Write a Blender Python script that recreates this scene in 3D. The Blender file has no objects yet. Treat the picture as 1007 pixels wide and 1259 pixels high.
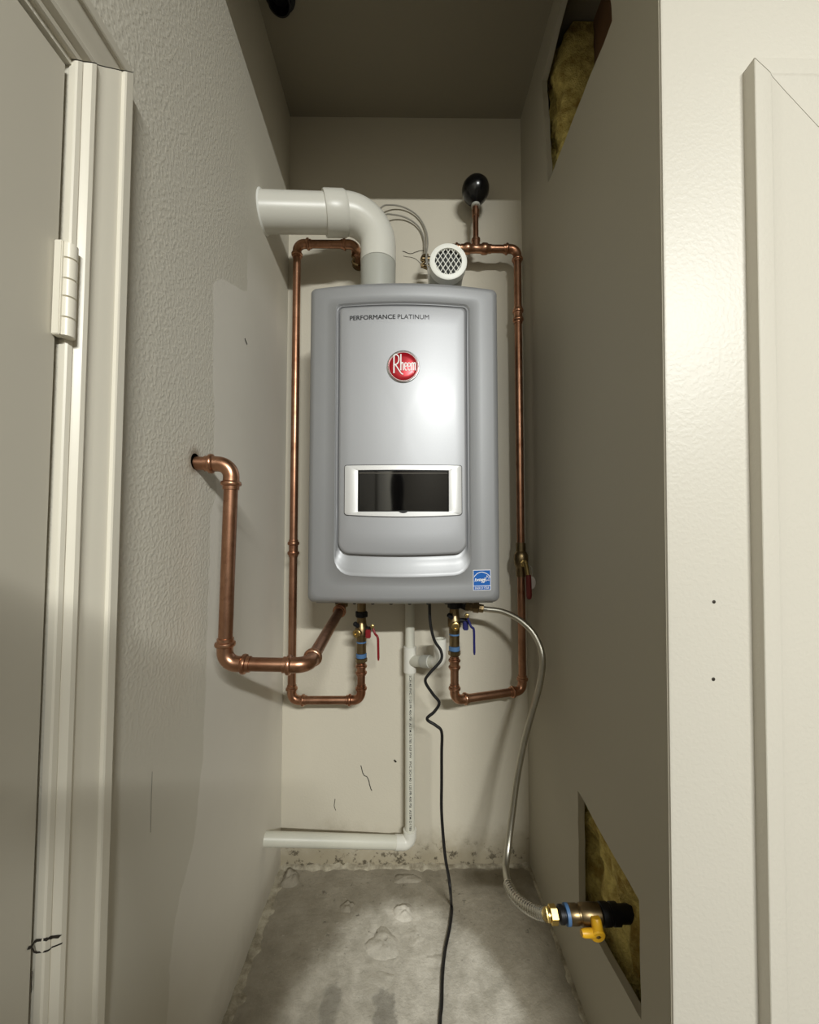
import bpy, bmesh, math, random
from mathutils import Vector, Matrix, noise
from mathutils.geometry import tessellate_polygon
random.seed(7)
S = bpy.context.scene
COL = S.collection
# ---------------------------------------------------------------- camera
F = 480.0                                    # focal length in pixels of the 1007x1259 frame
CAMZ = 0.93
PITCH = math.atan(20 / F); YAW = math.atan(4.2 / F)
cam_d = bpy.data.cameras.new('camera'); cam = bpy.data.objects.new('camera', cam_d); COL.objects.link(cam)
cam_d.sensor_fit = 'VERTICAL'; cam_d.sensor_height = 36.0; cam_d.sensor_width = 36.0
cam_d.lens = 36.0 * F / 1259.0; cam_d.clip_start = 0.01
cam.location = (0, 0, CAMZ); cam.rotation_euler = (math.pi / 2 + PITCH, 0, -YAW)
S.camera = cam
# ---------------------------------------------------------------- light
w = bpy.data.worlds.new('world'); S.world = w; w.use_nodes = True
w.node_tree.nodes['Background'].inputs[0].default_value = (1.0, 0.93, 0.82, 1)
w.node_tree.nodes['Background'].inputs[1].default_value = 0.0
# a three-foot fluorescent tube on the ceiling of the room outside, ahead of the closet and to its right
L = bpy.data.lights.new('fluorescent_tube', 'AREA'); L.shape = 'RECTANGLE'; L.size = 0.92; L.size_y = 0.06
L.energy = 126; L.color = (0.985, 1.0, 0.965)
LO = bpy.data.objects.new('fluorescent_tube', L); LO.location = (0.78, -2.0, 2.165); LO.rotation_euler = (math.radians(20), 0, 0); COL.objects.link(LO)
S.view_settings.view_transform = 'Standard'; S.view_settings.look = 'None'
S.view_settings.gamma = 1.0; S.view_settings.use_curve_mapping = False
S.view_settings.exposure = 0.0

# ---------------------------------------------------------------- helpers
FW = Vector((math.sin(YAW) * math.cos(PITCH), math.cos(YAW) * math.cos(PITCH), math.sin(PITCH)))
RT = Vector((math.cos(YAW), -math.sin(YAW), 0)); UP = RT.cross(FW)
C0 = Vector((0, 0, CAMZ))
def at(px, py, y):
    "the point at depth y (metres from the camera) that was measured at a pixel of the photograph"
    d = FW + RT * ((px - 503.5) / F) - UP * ((py - 629.5) / F)
    return C0 + d * (y / d.y)

def lin(c):
    return tuple(((v / 255) / 12.92 if v <= 10 else ((v / 255 + .055) / 1.055) ** 2.4) for v in c)

class NT:
    def __init__(s, name):
        s.m = bpy.data.materials.new(name); s.m.use_nodes = True
        s.t = s.m.node_tree; s.b = s.t.nodes['Principled BSDF']
        s._p = None
    def n(s, typ, **kw):
        nd = s.t.nodes.new(typ)
        for k, v in kw.items():
            if k == 'ins':
                for i, val in v.items():
                    if hasattr(val, 'is_output'): s.t.links.new(val, nd.inputs[i])
                    else: nd.inputs[i].default_value = val
            else: setattr(nd, k, v)
        return nd
    def pos(s):
        if s._p is None: s._p = s.n('ShaderNodeNewGeometry').outputs['Position']
        return s._p
    def obj(s): return s.n('ShaderNodeTexCoord').outputs['Object']
    def math(s, op, a, b=0.0, c=0.0, clamp=False):
        return s.n('ShaderNodeMath', operation=op, use_clamp=clamp, ins={0: a, 1: b, 2: c}).outputs[0]
    def xyz(s, v=None):
        o = s.n('ShaderNodeSeparateXYZ', ins={0: v or s.pos()}).outputs
        return o[0], o[1], o[2]
    def noise(s, scale, detail=3, rough=.55, vec=None, col=False, dist=0.0):
        nd = s.n('ShaderNodeTexNoise', ins={'Vector': vec or s.pos(), 'Scale': scale, 'Detail': detail, 'Roughness': rough, 'Distortion': dist})
        return nd.outputs['Color' if col else 'Fac']
    def step(s, v, a, b):
        return s.n('ShaderNodeMapRange', interpolation_type='SMOOTHSTEP', ins={0: v, 1: a, 2: b, 3: 0.0, 4: 1.0}).outputs[0]
    def mix(s, f, a, b):
        nd = s.n('ShaderNodeMix', data_type='RGBA')
        for i, v in ((0, f), (6, a), (7, b)):
            if hasattr(v, 'is_output'): s.t.links.new(v, nd.inputs[i])
            else: nd.inputs[i].default_value = (*v, 1) if isinstance(v, tuple) and len(v) == 3 else v
        return nd.outputs[2]
    def bump(s, h, strength, dist=.002):
        nd = s.n('ShaderNodeBump', ins={'Height': h, 'Strength': strength, 'Distance': dist})
        s.t.links.new(nd.outputs[0], s.b.inputs['Normal'])
    def set(s, **kw):
        for k, v in kw.items():
            k = k.replace('_', ' ')
            if hasattr(v, 'is_output'): s.t.links.new(v, s.b.inputs[k])
            else: s.b.inputs[k].default_value = (*v, 1) if isinstance(v, tuple) and len(v) == 3 else v
        return s

MATS = {}
def mat(name, col, rough=.5, metal=0.0, var=.12, scale=40, bump=0.0, **kw):
    t = NT(name); c = lin(col)
    n = t.noise(scale, 3, vec=t.obj())
    d = tuple(v * (1 - var) for v in c); e = tuple(min(1, v * (1 + var)) for v in c)
    t.set(Base_Color=t.mix(n, d, e), Metallic=metal, Roughness=t.math('ADD', t.math('MULTIPLY', n, rough * .3), rough * .85), **kw)
    if bump: t.bump(t.noise(scale * 4, 2, vec=t.obj()), bump, .001)
    MATS[name] = t.m
    return t.m

class MB:
    "collects shapes into one mesh"
    def __init__(s): s.v = []; s.f = []
    def add(s, vs, fs):
        o = len(s.v); s.v += [Vector(v) for v in vs]; s.f += [tuple(i + o for i in f) for f in fs]; return s
    def loft(s, rings, cap0=False, cap1=False, closed=True):
        n = len(rings[0]); o = len(s.v); fs = []
        for r in range(len(rings) - 1):
            for i in range(n if closed else n - 1):
                a = r * n + i; b = r * n + (i + 1) % n
                fs.append((a, b, b + n, a + n))
        if cap0: fs.append(tuple(reversed(range(n))))
        if cap1: fs.append(tuple(range((len(rings) - 1) * n, len(rings) * n)))
        return s.add([v for r in rings for v in r], fs)
    def box(s, x0, x1, y0, y1, z0, z1, bev=0.0):
        if bev:
            bm = bmesh.new(); bmesh.ops.create_cube(bm, size=1)
            for v in bm.verts: v.co = Vector(((x0 + x1) / 2 + v.co.x * (x1 - x0), (y0 + y1) / 2 + v.co.y * (y1 - y0), (z0 + z1) / 2 + v.co.z * (z1 - z0)))
            bmesh.ops.bevel(bm, geom=bm.edges[:], offset=bev, segments=2, affect='EDGES')
            bm.verts.index_update()
            s.add([v.co.copy() for v in bm.verts], [tuple(v.index for v in f.verts) for f in bm.faces]); bm.free(); return s
        v = [(x, y, z) for x in (x0, x1) for y in (y0, y1) for z in (z0, z1)]
        return s.add(v, [(0, 1, 3, 2), (4, 6, 7, 5), (0, 4, 5, 1), (2, 3, 7, 6), (0, 2, 6, 4), (1, 5, 7, 3)])
    def tube(s, pts, r, n=16, caps=True, start=None):
        pts = [Vector(p) for p in pts]; m = len(pts)
        rs = r if isinstance(r, (list, tuple)) else [r] * m
        T = []
        for i in range(m):
            a = pts[max(i - 1, 0)]; b = pts[min(i + 1, m - 1)]
            T.append((b - a).normalized() if (b - a).length > 1e-9 else (T[-1] if T else Vector((0, 0, 1))))
        u = T[0].orthogonal().normalized() if start is None else (start - T[0] * start.dot(T[0])).normalized()
        rings = []
        for i in range(m):
            u = (u - T[i] * u.dot(T[i])).normalized(); v = T[i].cross(u)
            rings.append([pts[i] + (u * math.cos(2 * math.pi * k / n) + v * math.sin(2 * math.pi * k / n)) * rs[i] for k in range(n)])
        return s.loft(rings, caps, caps)
    def lathe(s, base, axis, prof, n=24, cap0=True, cap1=True, hexa=False):
        "prof: list of (distance along axis, radius)"
        base = Vector(base); ax = Vector(axis).normalized(); u = ax.orthogonal().normalized(); v = ax.cross(u)
        if hexa: n = 6
        rings = [[base + ax * t + (u * math.cos(2 * math.pi * k / n) + v * math.sin(2 * math.pi * k / n)) * r for k in range(n)] for t, r in prof]
        return s.loft(rings, cap0, cap1)
    def sphere(s, c, rx, ry, rz, n=20, m=12):
        prof = [(-math.cos(math.pi * i / m), max(math.sin(math.pi * i / m), .001)) for i in range(m + 1)]
        c = Vector(c); rings = [[c + Vector((math.cos(2 * math.pi * k / n) * r * rx, math.sin(2 * math.pi * k / n) * r * ry, t * rz)) for k in range(n)] for t, r in prof]
        return s.loft(rings, True, True)
    def build(s, name, m, parent=None, smooth=True, ang=38, **props):
        org = ORG.get(parent.name, Vector((0, 0, 0))) if parent else Vector((0, 0, 0))
        me = bpy.data.meshes.new(name); me.from_pydata([tuple(v - org) for v in s.v], [], s.f)
        bm = bmesh.new(); bm.from_mesh(me)
        bmesh.ops.recalc_face_normals(bm, faces=bm.faces[:])
        if smooth:
            for f in bm.faces: f.smooth = True
            for e in bm.edges:
                if len(e.link_faces) == 2 and e.calc_face_angle(0) > math.radians(ang): e.smooth = False
        bm.to_mesh(me); bm.free()
        o = bpy.data.objects.new(name, me); COL.objects.link(o)
        me.materials.append(m)
        if parent: o.parent = parent; ORG[o.name] = org
        for k, v in props.items(): o[k] = v
        return o
ORG = {}
def thing(name, label, cat, loc, group=None):
    o = bpy.data.objects.new(name, None); COL.objects.link(o); o.empty_display_size = .05
    o.location = loc; ORG[o.name] = Vector(loc)
    o['label'] = label; o['category'] = cat
    if group: o['group'] = group
    return o

def spline(pts, per=8):
    "Catmull-Rom through the points"
    P = [Vector(p) for p in pts]; P = [P[0] * 2 - P[1]] + P + [P[-1] * 2 - P[-2]]; out = []
    for i in range(1, len(P) - 2):
        a, b, c, d = P[i - 1:i + 3]
        for k in range(per):
            t = k / per
            out.append(.5 * ((2 * b) + (c - a) * t + (2 * a - 5 * b + 4 * c - d) * t * t + (3 * b - a - 3 * c + d) * t ** 3))
    out.append(P[-2]); return out

def rrect(x0, x1, z0, z1, rt, rb, sag=0.0, ns=6, na=5, nl=10):
    "rounded rectangle as (x, z), counter-clockwise from the bottom left; same number of points whatever the sizes"
    out = []
    def arc(cx, cz, r, a0):
        for i in range(na + 1):
            a = a0 + math.pi / 2 * i / na; out.append((cx + r * math.cos(a), cz + r * math.sin(a)))
    def line(p, q, n):
        for i in range(1, n): out.append((p[0] + (q[0] - p[0]) * i / n, p[1] + (q[1] - p[1]) * i / n))
    arc(x0 + rb, z0 + rb, rb, math.pi); line((x0 + rb, z0), (x1 - rb, z0), nl * 2)
    arc(x1 - rb, z0 + rb, rb, -math.pi / 2); line((x1, z0 + rb), (x1, z1 - rt), nl)
    arc(x1 - rt, z1 - rt, rt, 0); line((x1 - rt, z1), (x0 + rt, z1), nl * 2)
    arc(x0 + rt, z1 - rt, rt, math.pi / 2); line((x0, z1 - rt), (x0, z0 + rb), nl)
    if sag:
        cx = (x0 + x1) / 2; hw = (x1 - x0) / 2; zm = (z0 + z1) / 2
        out = [(x, z - sag * max(0, 1 - ((x - cx) / hw) ** 2) * (1 if z < zm else 0)) for x, z in out]
    return out
def lerp2(A, B, t): return [(a[0] + (b[0] - a[0]) * t, a[1] + (b[1] - a[1]) * t) for a, b in zip(A, B)]

def ribbon(mb, pts, w, f):
    "flat stroke along 2-D points; f maps (u, v) to the surface"
    P = [Vector(p).to_2d() if len(p) == 3 else Vector(p) for p in pts]; n = len(P); vs = []
    for i in range(n):
        d = (P[min(i + 1, n - 1)] - P[max(i - 1, 0)]); d = d.normalized() if d.length > 0 else Vector((1, 0)); q = Vector((-d.y, d.x)) * (w / 2)
        vs += [f(*(P[i] + q)), f(*(P[i] - q))]
    mb.add(vs, [(2 * i, 2 * i + 1, 2 * i + 3, 2 * i + 2) for i in range(n - 1)])

def text_mesh(s, size, offset=0.0):
    cu = bpy.data.curves.new('txt', 'FONT'); cu.body = s; cu.size = size; cu.offset = offset; cu.resolution_u = 3
    o = bpy.data.objects.new('txt', cu); COL.objects.link(o)
    me = bpy.data.meshes.new_from_object(o.evaluated_get(bpy.context.evaluated_depsgraph_get()))
    vs = [v.co.copy() for v in me.vertices]; fs = [tuple(p.vertices) for p in me.polygons]
    bpy.data.objects.remove(o); bpy.data.curves.remove(cu); bpy.data.meshes.remove(me)
    return vs, fs

# ---------------------------------------------------------------- materials
def copper(name, c1, c2, c3, r):
    t = NT(name); o = t.obj()
    a = t.noise(9, 4, .6, o); b = t.noise(60, 3, .6, o)
    col = t.mix(t.step(a, .35, .7), lin(c1), lin(c2)); col = t.mix(t.math('MULTIPLY', t.step(b, .5, .8), .5), col, lin(c3))
    t.set(Base_Color=col, Metallic=1.0, Roughness=t.math('ADD', t.math('MULTIPLY', b, .18), r))
    t.bump(t.noise(130, 2, .5, o), .06, .001)
    return t.m
M_COP = copper('copper', (176, 134, 108), (146, 104, 80), (110, 74, 56), .27)
M_FIT = copper('copper_fitting', (190, 146, 118), (158, 110, 84), (112, 74, 54), .23)
M_BRASS = mat('brass', (176, 152, 100), .3, 1.0, .2)
M_BRONZE = mat('bronze', (132, 114, 84), .36, 1.0, .25)
M_NUT = mat('polished_brass', (236, 206, 128), .26, 1.0, .08)
M_PVC = mat('white_pvc', (218, 216, 206), .33, 0, .03, 12)
M_PVC2 = mat('aged_white_pvc', (206, 204, 190), .4, 0, .05, 20)
M_GREYP = mat('grey_collar', (176, 176, 167), .42, 0, .05, 20)
M_CAPW = mat('white_cap', (236, 236, 228), .45, 0, .02)
M_DARKIN = mat('dark_inside', (70, 72, 70), .8, 0, .1)
M_BLACK = mat('black_rubber', (16, 16, 17), .35, 0, .2)
M_BULB = mat('black_enamel', (10, 10, 11), .22, 0, .1)
M_CORD = mat('cord_black', (18, 17, 18), .42, 0, .15)
M_IRON = mat('black_iron', (38, 38, 40), .5, .6, .25)
M_RED = mat('red_vinyl', (128, 20, 27), .4, 0, .08)
M_DKRED = mat('dark_red_vinyl', (92, 24, 20), .4, 0, .08)
M_BLUE = mat('blue_vinyl', (28, 29, 92), .4, 0, .08)
M_TAPE = mat('blue_thread_seal', (74, 110, 152), .5, 0, .12)
M_YEL = mat('yellow_handle', (226, 172, 34), .42, 0, .05)
M_CHROME = mat('chrome', (215, 215, 215), .12, 1.0, .02)
M_BADGE = mat('badge_red', (170, 20, 34), .25, .35, .12, 25)
M_WHITEP = mat('white_print', (238, 236, 234), .45, 0, .02)
M_INK = mat('black_print', (22, 22, 24), .5, 0, .05)
M_LBLUE = mat('label_blue', (22, 92, 172), .4, 0, .03)
M_TAG = mat('pale_tag', (196, 188, 180), .5, 0, .05)
M_SCREEN = mat('display_window', (9, 8, 8), .07, 0, .1); M_SCREEN.node_tree.nodes['Principled BSDF'].inputs['Specular IOR Level'].default_value = .6
M_RIB = mat('ribbed_steel', (205, 202, 192), .24, 1.0, .06)
M_WIRE = mat('grey_cable', (150, 146, 136), .5, 0, .06)
M_WOOD = mat('raw_wood', (116, 84, 58), .8, 0, .3, 30, .2)
M_SCREW = mat('dark_screw', (58, 52, 44), .5, .5, .2)
M_GAP = mat('dark_crack', (44, 38, 30), .9, 0, .2)
def silver(name, c, r=.56, m=.42):
    t = NT(name); o = t.obj(); n = t.noise(900, 1, .5, o)
    t.set(Base_Color=t.mix(n, tuple(v * .95 for v in lin(c)), tuple(v * 1.05 for v in lin(c))), Metallic=m, Roughness=r)
    t.b.inputs['Coat Weight'].default_value = .12; t.b.inputs['Coat Roughness'].default_value = .2
    return t.m
M_SIL = silver('silver_paint', (158, 159, 161), .52, .45)
M_PAN = silver('silver_panel', (168, 169, 172), .5, .48)
M_BEZ = silver('pale_silver_bezel', (226, 226, 225), .4, .35)
# braided / corrugated hose
t = NT('steel_hose'); t.set(Base_Color=t.mix(t.noise(50, 2, vec=t.obj()), lin((166, 162, 150)), lin((190, 186, 174))), Metallic=1.0, Roughness=.34); M_HOSE = t.m; t.b.inputs['Roughness'].default_value = .34
# fibreglass
t = NT('yellow_fibreglass'); o = t.obj(); a = t.noise(26, 5, .65, o); b = t.noise(240, 3, .6, o)
t.set(Base_Color=t.mix(t.step(a, .3, .7), lin((150, 122, 52)), lin((232, 214, 130))), Roughness=.95); t.bump(t.math('ADD', b, t.math('MULTIPLY', a, 2.0)), .8, .006); M_INS = t.m

# painted walls
def wall_mat(name, c, tex=0.25, stain=.06, extra=None):
    t = NT(name); p = t.pos()
    big = t.noise(2.4, 3, .5, p); fine = t.noise(210, 2, .5, p)
    c = lin(c); col = t.mix(big, tuple(v * (1 - stain) for v in c), tuple(v * (1 + stain) for v in c))
    orange = t.step(t.noise(185, 1, .4, p), .40, .66)
    return t, p, col, orange, fine
# left wall: orange peel towards the door, smooth skim-coated patch towards the closet
t, p, col, orange, fine = wall_mat('left_wall_paint', (206, 201, 187))
x, y, z = t.xyz()
fc = t.n('ShaderNodeFloatCurve', ins={1: t.math('DIVIDE', z, 2.2)})
cv = fc.mapping.curves[0]
for i, (zz, yy) in enumerate(((0.0, .575), (.216, .596), (.33, .606), (.37, .624), (.42, .66), (.556, .684), (.86, .692), (.955, .69), (1.00, .715), (1.06, .70), (1.37, .682), (1.40, .72), (1.425, .79), (1.44, .828), (1.55, .832), (1.60, .85), (2.2, .95))):
    if i < 2: cv.points[i].location = (zz / 2.2, yy)
    else: cv.points.new(zz / 2.2, yy)
for q in cv.points: q.handle_type = 'VECTOR'
fc.mapping.update()
edge = t.math('ADD', fc.outputs[0], t.math('MULTIPLY', t.math('SUBTRACT', t.noise(22, 3, .6, p), .5), .016))
dd = t.math('SUBTRACT', y, edge)
patch = t.math('MULTIPLY', t.step(dd, -.0025, .0025), t.math('SUBTRACT', 1.0, t.step(z, 1.47, 1.58)))
texm = t.math('MULTIPLY', t.math('SUBTRACT', 1.0, patch), t.math('SUBTRACT', 1.0, t.math('MULTIPLY', t.step(y, .7, .86), .8)))
texm = t.math('MULTIPLY', texm, t.step(z, .5, .8))
pc = t.mix(t.noise(5, 4, .6, p), lin((214, 209, 197)), lin((224, 219, 208)))
base = t.mix(patch, t.mix(t.math('MULTIPLY', t.step(z, .7, .45), .0), col, col), pc)
# grimy splash band close to the floor
grime = t.math('MULTIPLY', t.step(t.math('ADD', z, t.math('MULTIPLY', t.noise(9, 4, .6, p), .12)), .17, .05), .4)
base = t.mix(grime, base, lin((140, 128, 106)))
# rust ring round the pipe hole
dy = t.math('SUBTRACT', y, .638); dz = t.math('SUBTRACT', z, 1.04)
rr = t.math('SQRT', t.math('ADD', t.math('MULTIPLY', dy, dy), t.math('MULTIPLY', dz, dz)))
rust = t.math('MULTIPLY', t.step(t.math('ADD', rr, t.math('MULTIPLY', t.noise(40, 3, .6, p), .012)), .034, .014), .75)
base = t.mix(rust, base, lin((104, 84, 58)))
t.set(Base_Color=base, Roughness=.58)
hgt = t.math('ADD', t.math('MULTIPLY', orange, texm), t.math('ADD', t.math('MULTIPLY', fine, .05), t.math('MULTIPLY', patch, .6)))
t.bump(hgt, .26, .0013); M_WL = t.m
# right wall (smooth), same paint darkened: its shade is put into the colour
t, p, col, orange, fine = wall_mat('right_wall_shaded_paint', (172, 166, 150), stain=.04)
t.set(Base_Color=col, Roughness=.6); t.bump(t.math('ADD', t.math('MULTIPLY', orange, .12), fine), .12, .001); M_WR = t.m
# back wall with grime above the floor
t, p, col, orange, fine = wall_mat('back_wall_paint', (204, 197, 180), stain=.05)
x, y, z = t.xyz()
gz = t.math('ADD', z, t.math('MULTIPLY', t.math('SUBTRACT', t.noise(11, 5, .65, p), .5), .16))
col = t.mix(t.math('MULTIPLY', t.step(gz, .13, .02), .75), col, lin((150, 138, 112)))
spots = t.math('MULTIPLY', t.step(t.noise(38, 5, .7, p), .53, .62), t.step(gz, .09, .03))
col = t.mix(spots, col, lin((92, 84, 68)))
sc = t.math('MULTIPLY', t.step(t.noise(150, 3, .7, p), .72, .78), t.step(t.noise(14, 2, .5, p), .58, .66))
col = t.mix(t.math('MULTIPLY', sc, .55), col, lin((120, 114, 100)))
t.set(Base_Color=col, Roughness=.58); t.bump(t.math('ADD', t.math('MULTIPLY', orange, .2), t.math('ADD', fine, t.math('MULTIPLY', spots, 2.0))), .16, .0015); M_WB = t.m
# front return wall, warm white gloss with orange peel
t, p, col, orange, fine = wall_mat('front_wall_paint', (204, 199, 187), stain=.02)
t.set(Base_Color=col, Roughness=.42); t.bump(t.math('ADD', orange, t.math('MULTIPLY', fine, .1)), .1, .001); M_WF = t.m
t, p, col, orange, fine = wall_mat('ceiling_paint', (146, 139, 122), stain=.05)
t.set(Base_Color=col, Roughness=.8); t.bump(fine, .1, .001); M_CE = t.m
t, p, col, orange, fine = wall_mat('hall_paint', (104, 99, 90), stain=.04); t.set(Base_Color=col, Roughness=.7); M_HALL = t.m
t = NT('trim_gloss'); c = lin((226, 220, 204)); n = t.noise(6, 3, .5)
t.set(Base_Color=t.mix(n, tuple(v * .96 for v in c), tuple(v * 1.02 for v in c)), Roughness=.36)
t.bump(t.noise(90, 2, .5), .05, .001); M_TRIM = t.m
t = NT('door_paint'); c = lin((196, 190, 175)); n = t.noise(3, 3, .5)
t.set(Base_Color=t.mix(n, tuple(v * .97 for v in c), tuple(v * 1.02 for v in c)), Roughness=.5)
t.bump(t.noise(60, 2, .5), .04, .001); M_DOOR = t.m
# concrete floor
t = NT('stained_concrete'); p = t.pos(); x, y, z = t.xyz()
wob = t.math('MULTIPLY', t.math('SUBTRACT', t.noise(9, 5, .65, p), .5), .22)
wob2 = t.math('MULTIPLY', t.math('SUBTRACT', t.noise(26, 4, .6, p), .5), .05)
b = t.noise(16, 6, .7, p); s2 = t.noise(70, 4, .7, p)
col = t.mix(t.step(b, .3, .72), lin((176, 170, 156)), lin((218, 212, 199)))
# lit middle and shaded margin painted into the colour (an ellipse with a wandering edge)
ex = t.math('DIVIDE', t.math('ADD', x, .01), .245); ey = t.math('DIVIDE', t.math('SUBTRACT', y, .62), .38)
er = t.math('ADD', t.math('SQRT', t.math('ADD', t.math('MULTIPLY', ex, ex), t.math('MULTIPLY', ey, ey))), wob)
edge_shade = t.step(er, .92, 1.12)
col = t.mix(t.math('MULTIPLY', edge_shade, .8), col, t.mix(b, lin((98, 90, 74)), lin((140, 130, 109))))
def rect(x0, x1, y0, y1, soft=.006, w_=wob2):
    xa = t.math('ADD', x, w_); ya = t.math('ADD', y, w_)
    m = t.math('MULTIPLY', t.step(xa, x0 - soft, x0 + soft), t.step(xa, x1 + soft, x1 - soft))
    return t.math('MULTIPLY', m, t.math('MULTIPLY', t.step(ya, y0 - soft, y0 + soft), t.step(ya, y1 + soft, y1 - soft)))
col = t.mix(t.math('MULTIPLY', rect(-.062, -.018, .55, .825), .55), col, lin((112, 108, 98)))
col = t.mix(t.math('MULTIPLY', rect(-.165, -.13, .55, .83), .45), col, lin((118, 114, 104)))
col = t.mix(t.math('MULTIPLY', rect(-.10, -.02, .825, .865), .8), col, lin((188, 182, 168)))
spk = t.math('MULTIPLY', t.step(t.noise(40, 5, .75, p), .60, .70), t.math('ADD', t.math('MULTIPLY', t.step(y, .8, 1.0), .7), .15))
col = t.mix(spk, col, lin((84, 78, 64)))
col = t.mix(t.math('MULTIPLY', t.step(s2, .62, .75), .35), col, lin((196, 190, 176)))
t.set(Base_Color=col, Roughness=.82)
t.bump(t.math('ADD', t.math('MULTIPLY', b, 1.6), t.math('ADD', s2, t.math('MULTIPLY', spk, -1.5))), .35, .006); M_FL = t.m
t = NT('mortar'); o = t.pos(); b = t.noise(30, 5, .7, o)
t.set(Base_Color=t.mix(t.step(b, .3, .7), lin((122, 113, 94)), lin((182, 174, 154))), Roughness=.9); t.bump(b, .6, .006); M_MORT = t.m

# ================================================================ the setting
XL, XR, YB, ZC = -.345, .342, 1.116, 2.155     # closet: left, right, back, ceiling
ZF2, ZC2 = -.62, 2.30                        # the room outside: its lower floor and ceiling
YR = -2.6; XR2 = 2.2
def jy(z): return .5095 - (z - .915) * .0223  # the front of the right wall leans a little
def struct(o, **k):
    o['kind'] = 'structure'
    for a, b in k.items(): o[a] = b
    return o
def plate(name, m, outer, holes, f, thick):
    "a board with holes: outer and holes are 2-D loops, f(u, v, depth) places them"
    loops = [outer] + holes; flat = [p for l in loops for p in l]; n = len(flat)
    tris = tessellate_polygon([[Vector((p[0], p[1], 0)) for p in l] for l in loops])
    mb = MB(); fs = [tuple(t_) for t_ in tris] + [tuple(i + n for i in reversed(t_)) for t_ in tris]
    o = 0
    for l in loops:
        k = len(l)
        for i in range(k):
            a = o + i; b = o + (i + 1) % k; fs.append((a, b, b + n, a + n))
        o += k
    mb.add([f(u, v, 0) for u, v in flat] + [f(u, v, thick) for u, v in flat], fs)
    return struct(mb.build(name, m, smooth=False))
def ragged(loop, amp, step=.02, seed=0):
    out = []
    for i in range(len(loop)):
        a = Vector(loop[i]); b = Vector(loop[(i + 1) % len(loop)]); k = max(1, int((b - a).length / step))
        for j in range(k):
            p = a.lerp(b, j / k); q = noise.noise((p.x * 60 + seed, p.y * 60, seed)) * amp; r = noise.noise((p.x * 60, p.y * 60 + 9, seed + 4)) * amp
            out.append((p.x + q, p.y + r))
    return out

DY, DZT = .3862, 1.407                           # door opening in the left wall
plate('wall_left', M_WL, [(YR, ZF2), (YB + .02, ZF2), (YB + .02, ZC2 + .02), (YR, ZC2 + .02)],
      [[(-.44, ZF2 + .005), (DY, ZF2 + .005), (DY, DZT), (-.44, DZT)]], lambda u, v, d: (XL - d, u, v), .10)
up_hole = ragged([(.905, 1.762), (.613, 1.772), (.606, 2.06), (.80, 2.092), (.935, 2.055)], .006, .025, 3)
lo_hole = ragged([(.80, .183), (.594, .215), (.592, .384), (.796, .408)], .003, .03, 8)
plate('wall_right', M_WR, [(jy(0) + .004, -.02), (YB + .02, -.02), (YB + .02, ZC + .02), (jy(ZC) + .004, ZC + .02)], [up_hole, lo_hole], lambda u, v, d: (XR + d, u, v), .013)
mb = MB().box(XL - .1, .55, YB, YB + .08, -.3, ZC + .1); struct(mb.build('wall_back', M_WB, smooth=False))
# return wall to the right of the closet, with its rounded drywall corner
zs = [ZF2, 0, .5, 1.0, 1.5, ZC2 + .02]
rings = []
for zz in zs:
    y0 = jy(zz); r = .004
    rings.append([(XR + .0005, y0 + .013 + .0, zz), (XR + .0005, y0 + r, zz), (XR + r * .3, y0 + r * .3, zz), (XR + r, y0, zz), (XR2, y0, zz), (XR2, y0 + .013, zz)])
struct(MB().loft(rings, True, True).build('wall_front', M_WF))
struct(MB().box(XL - .1, XR2, YR - .1, YR, ZF2, ZC2 + .05).build('wall_rear', M_HALL, smooth=False))
struct(MB().box(XR2, XR2 + .1, YR - .1, .53, ZF2, ZC2 + .05).build('wall_hall', M_HALL, smooth=False))
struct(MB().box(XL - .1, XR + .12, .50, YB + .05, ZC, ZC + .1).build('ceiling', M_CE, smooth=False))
struct(MB().box(XL - .1, XR2 + .1, YR - .1, .60, ZC2, ZC2 + .1).build('ceiling_hall', M_HALL, smooth=False))
struct(MB().box(XL, XR + .003, .490, .596, 1.955, ZC2).build('wall_header', M_WF, smooth=False))
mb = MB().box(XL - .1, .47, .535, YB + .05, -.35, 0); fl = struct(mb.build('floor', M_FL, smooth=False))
struct(MB().box(XL - .1, XR2 + .1, YR - .1, .56, ZF2 - .1, ZF2).build('floor_hall', M_HALL, smooth=False))
struct(MB().box(XL, XR, .53, .56, ZF2, -.002).build('trim_4', M_WF, smooth=False))
# stud cavity behind the right wall
MBc = MB().box(.452, .465, .56, YB + .02, -.02, ZC + .05)
struct(MBc.build('wall_cavity', M_WOOD, smooth=False))
def stud(name, *b): struct(MB().box(*b, .002).build(name, M_WOOD))
stud('trim_5', .3565, .45, .90, .938, .0, 1.70)
stud('trim_6', .3565, .45, .553, .590, .0, 2.10)
stud('trim_7', .3565, .45, .592, .95, 1.722, 1.762)

# rough mortar along the foot of the walls
def mortar_strip(name, a, b, inward, wid, hgt, seed, skip=0.0):
    a = Vector(a); b = Vector(b); n = 60; rings = []
    for i in range(n + 1):
        p = a.lerp(b, i / n); w1 = wid * (.45 + 1.1 * abs(noise.noise((i * .31 + seed, seed, 0)))); h1 = hgt * (.35 + 1.3 * abs(noise.noise((i * .4, seed + 5, 1))))
        iv = Vector(inward)
        rings.append([p - iv * .004 + Vector((0, 0, -.004)), p - iv * .004 + Vector((0, 0, h1)), p + iv * w1 * .35 + Vector((0, 0, h1 * .8)), p + iv * w1 * .75 + Vector((0, 0, h1 * .4)), p + iv * w1 + Vector((0, 0, -.004))])
    return struct(MB().loft(rings, True, True).build(name, M_MORT, ang=60))
mortar_strip('baseboard_left', (XL, .56, 0), (XL, YB, 0), (1, 0, 0), .04, .007, 1)
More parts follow.
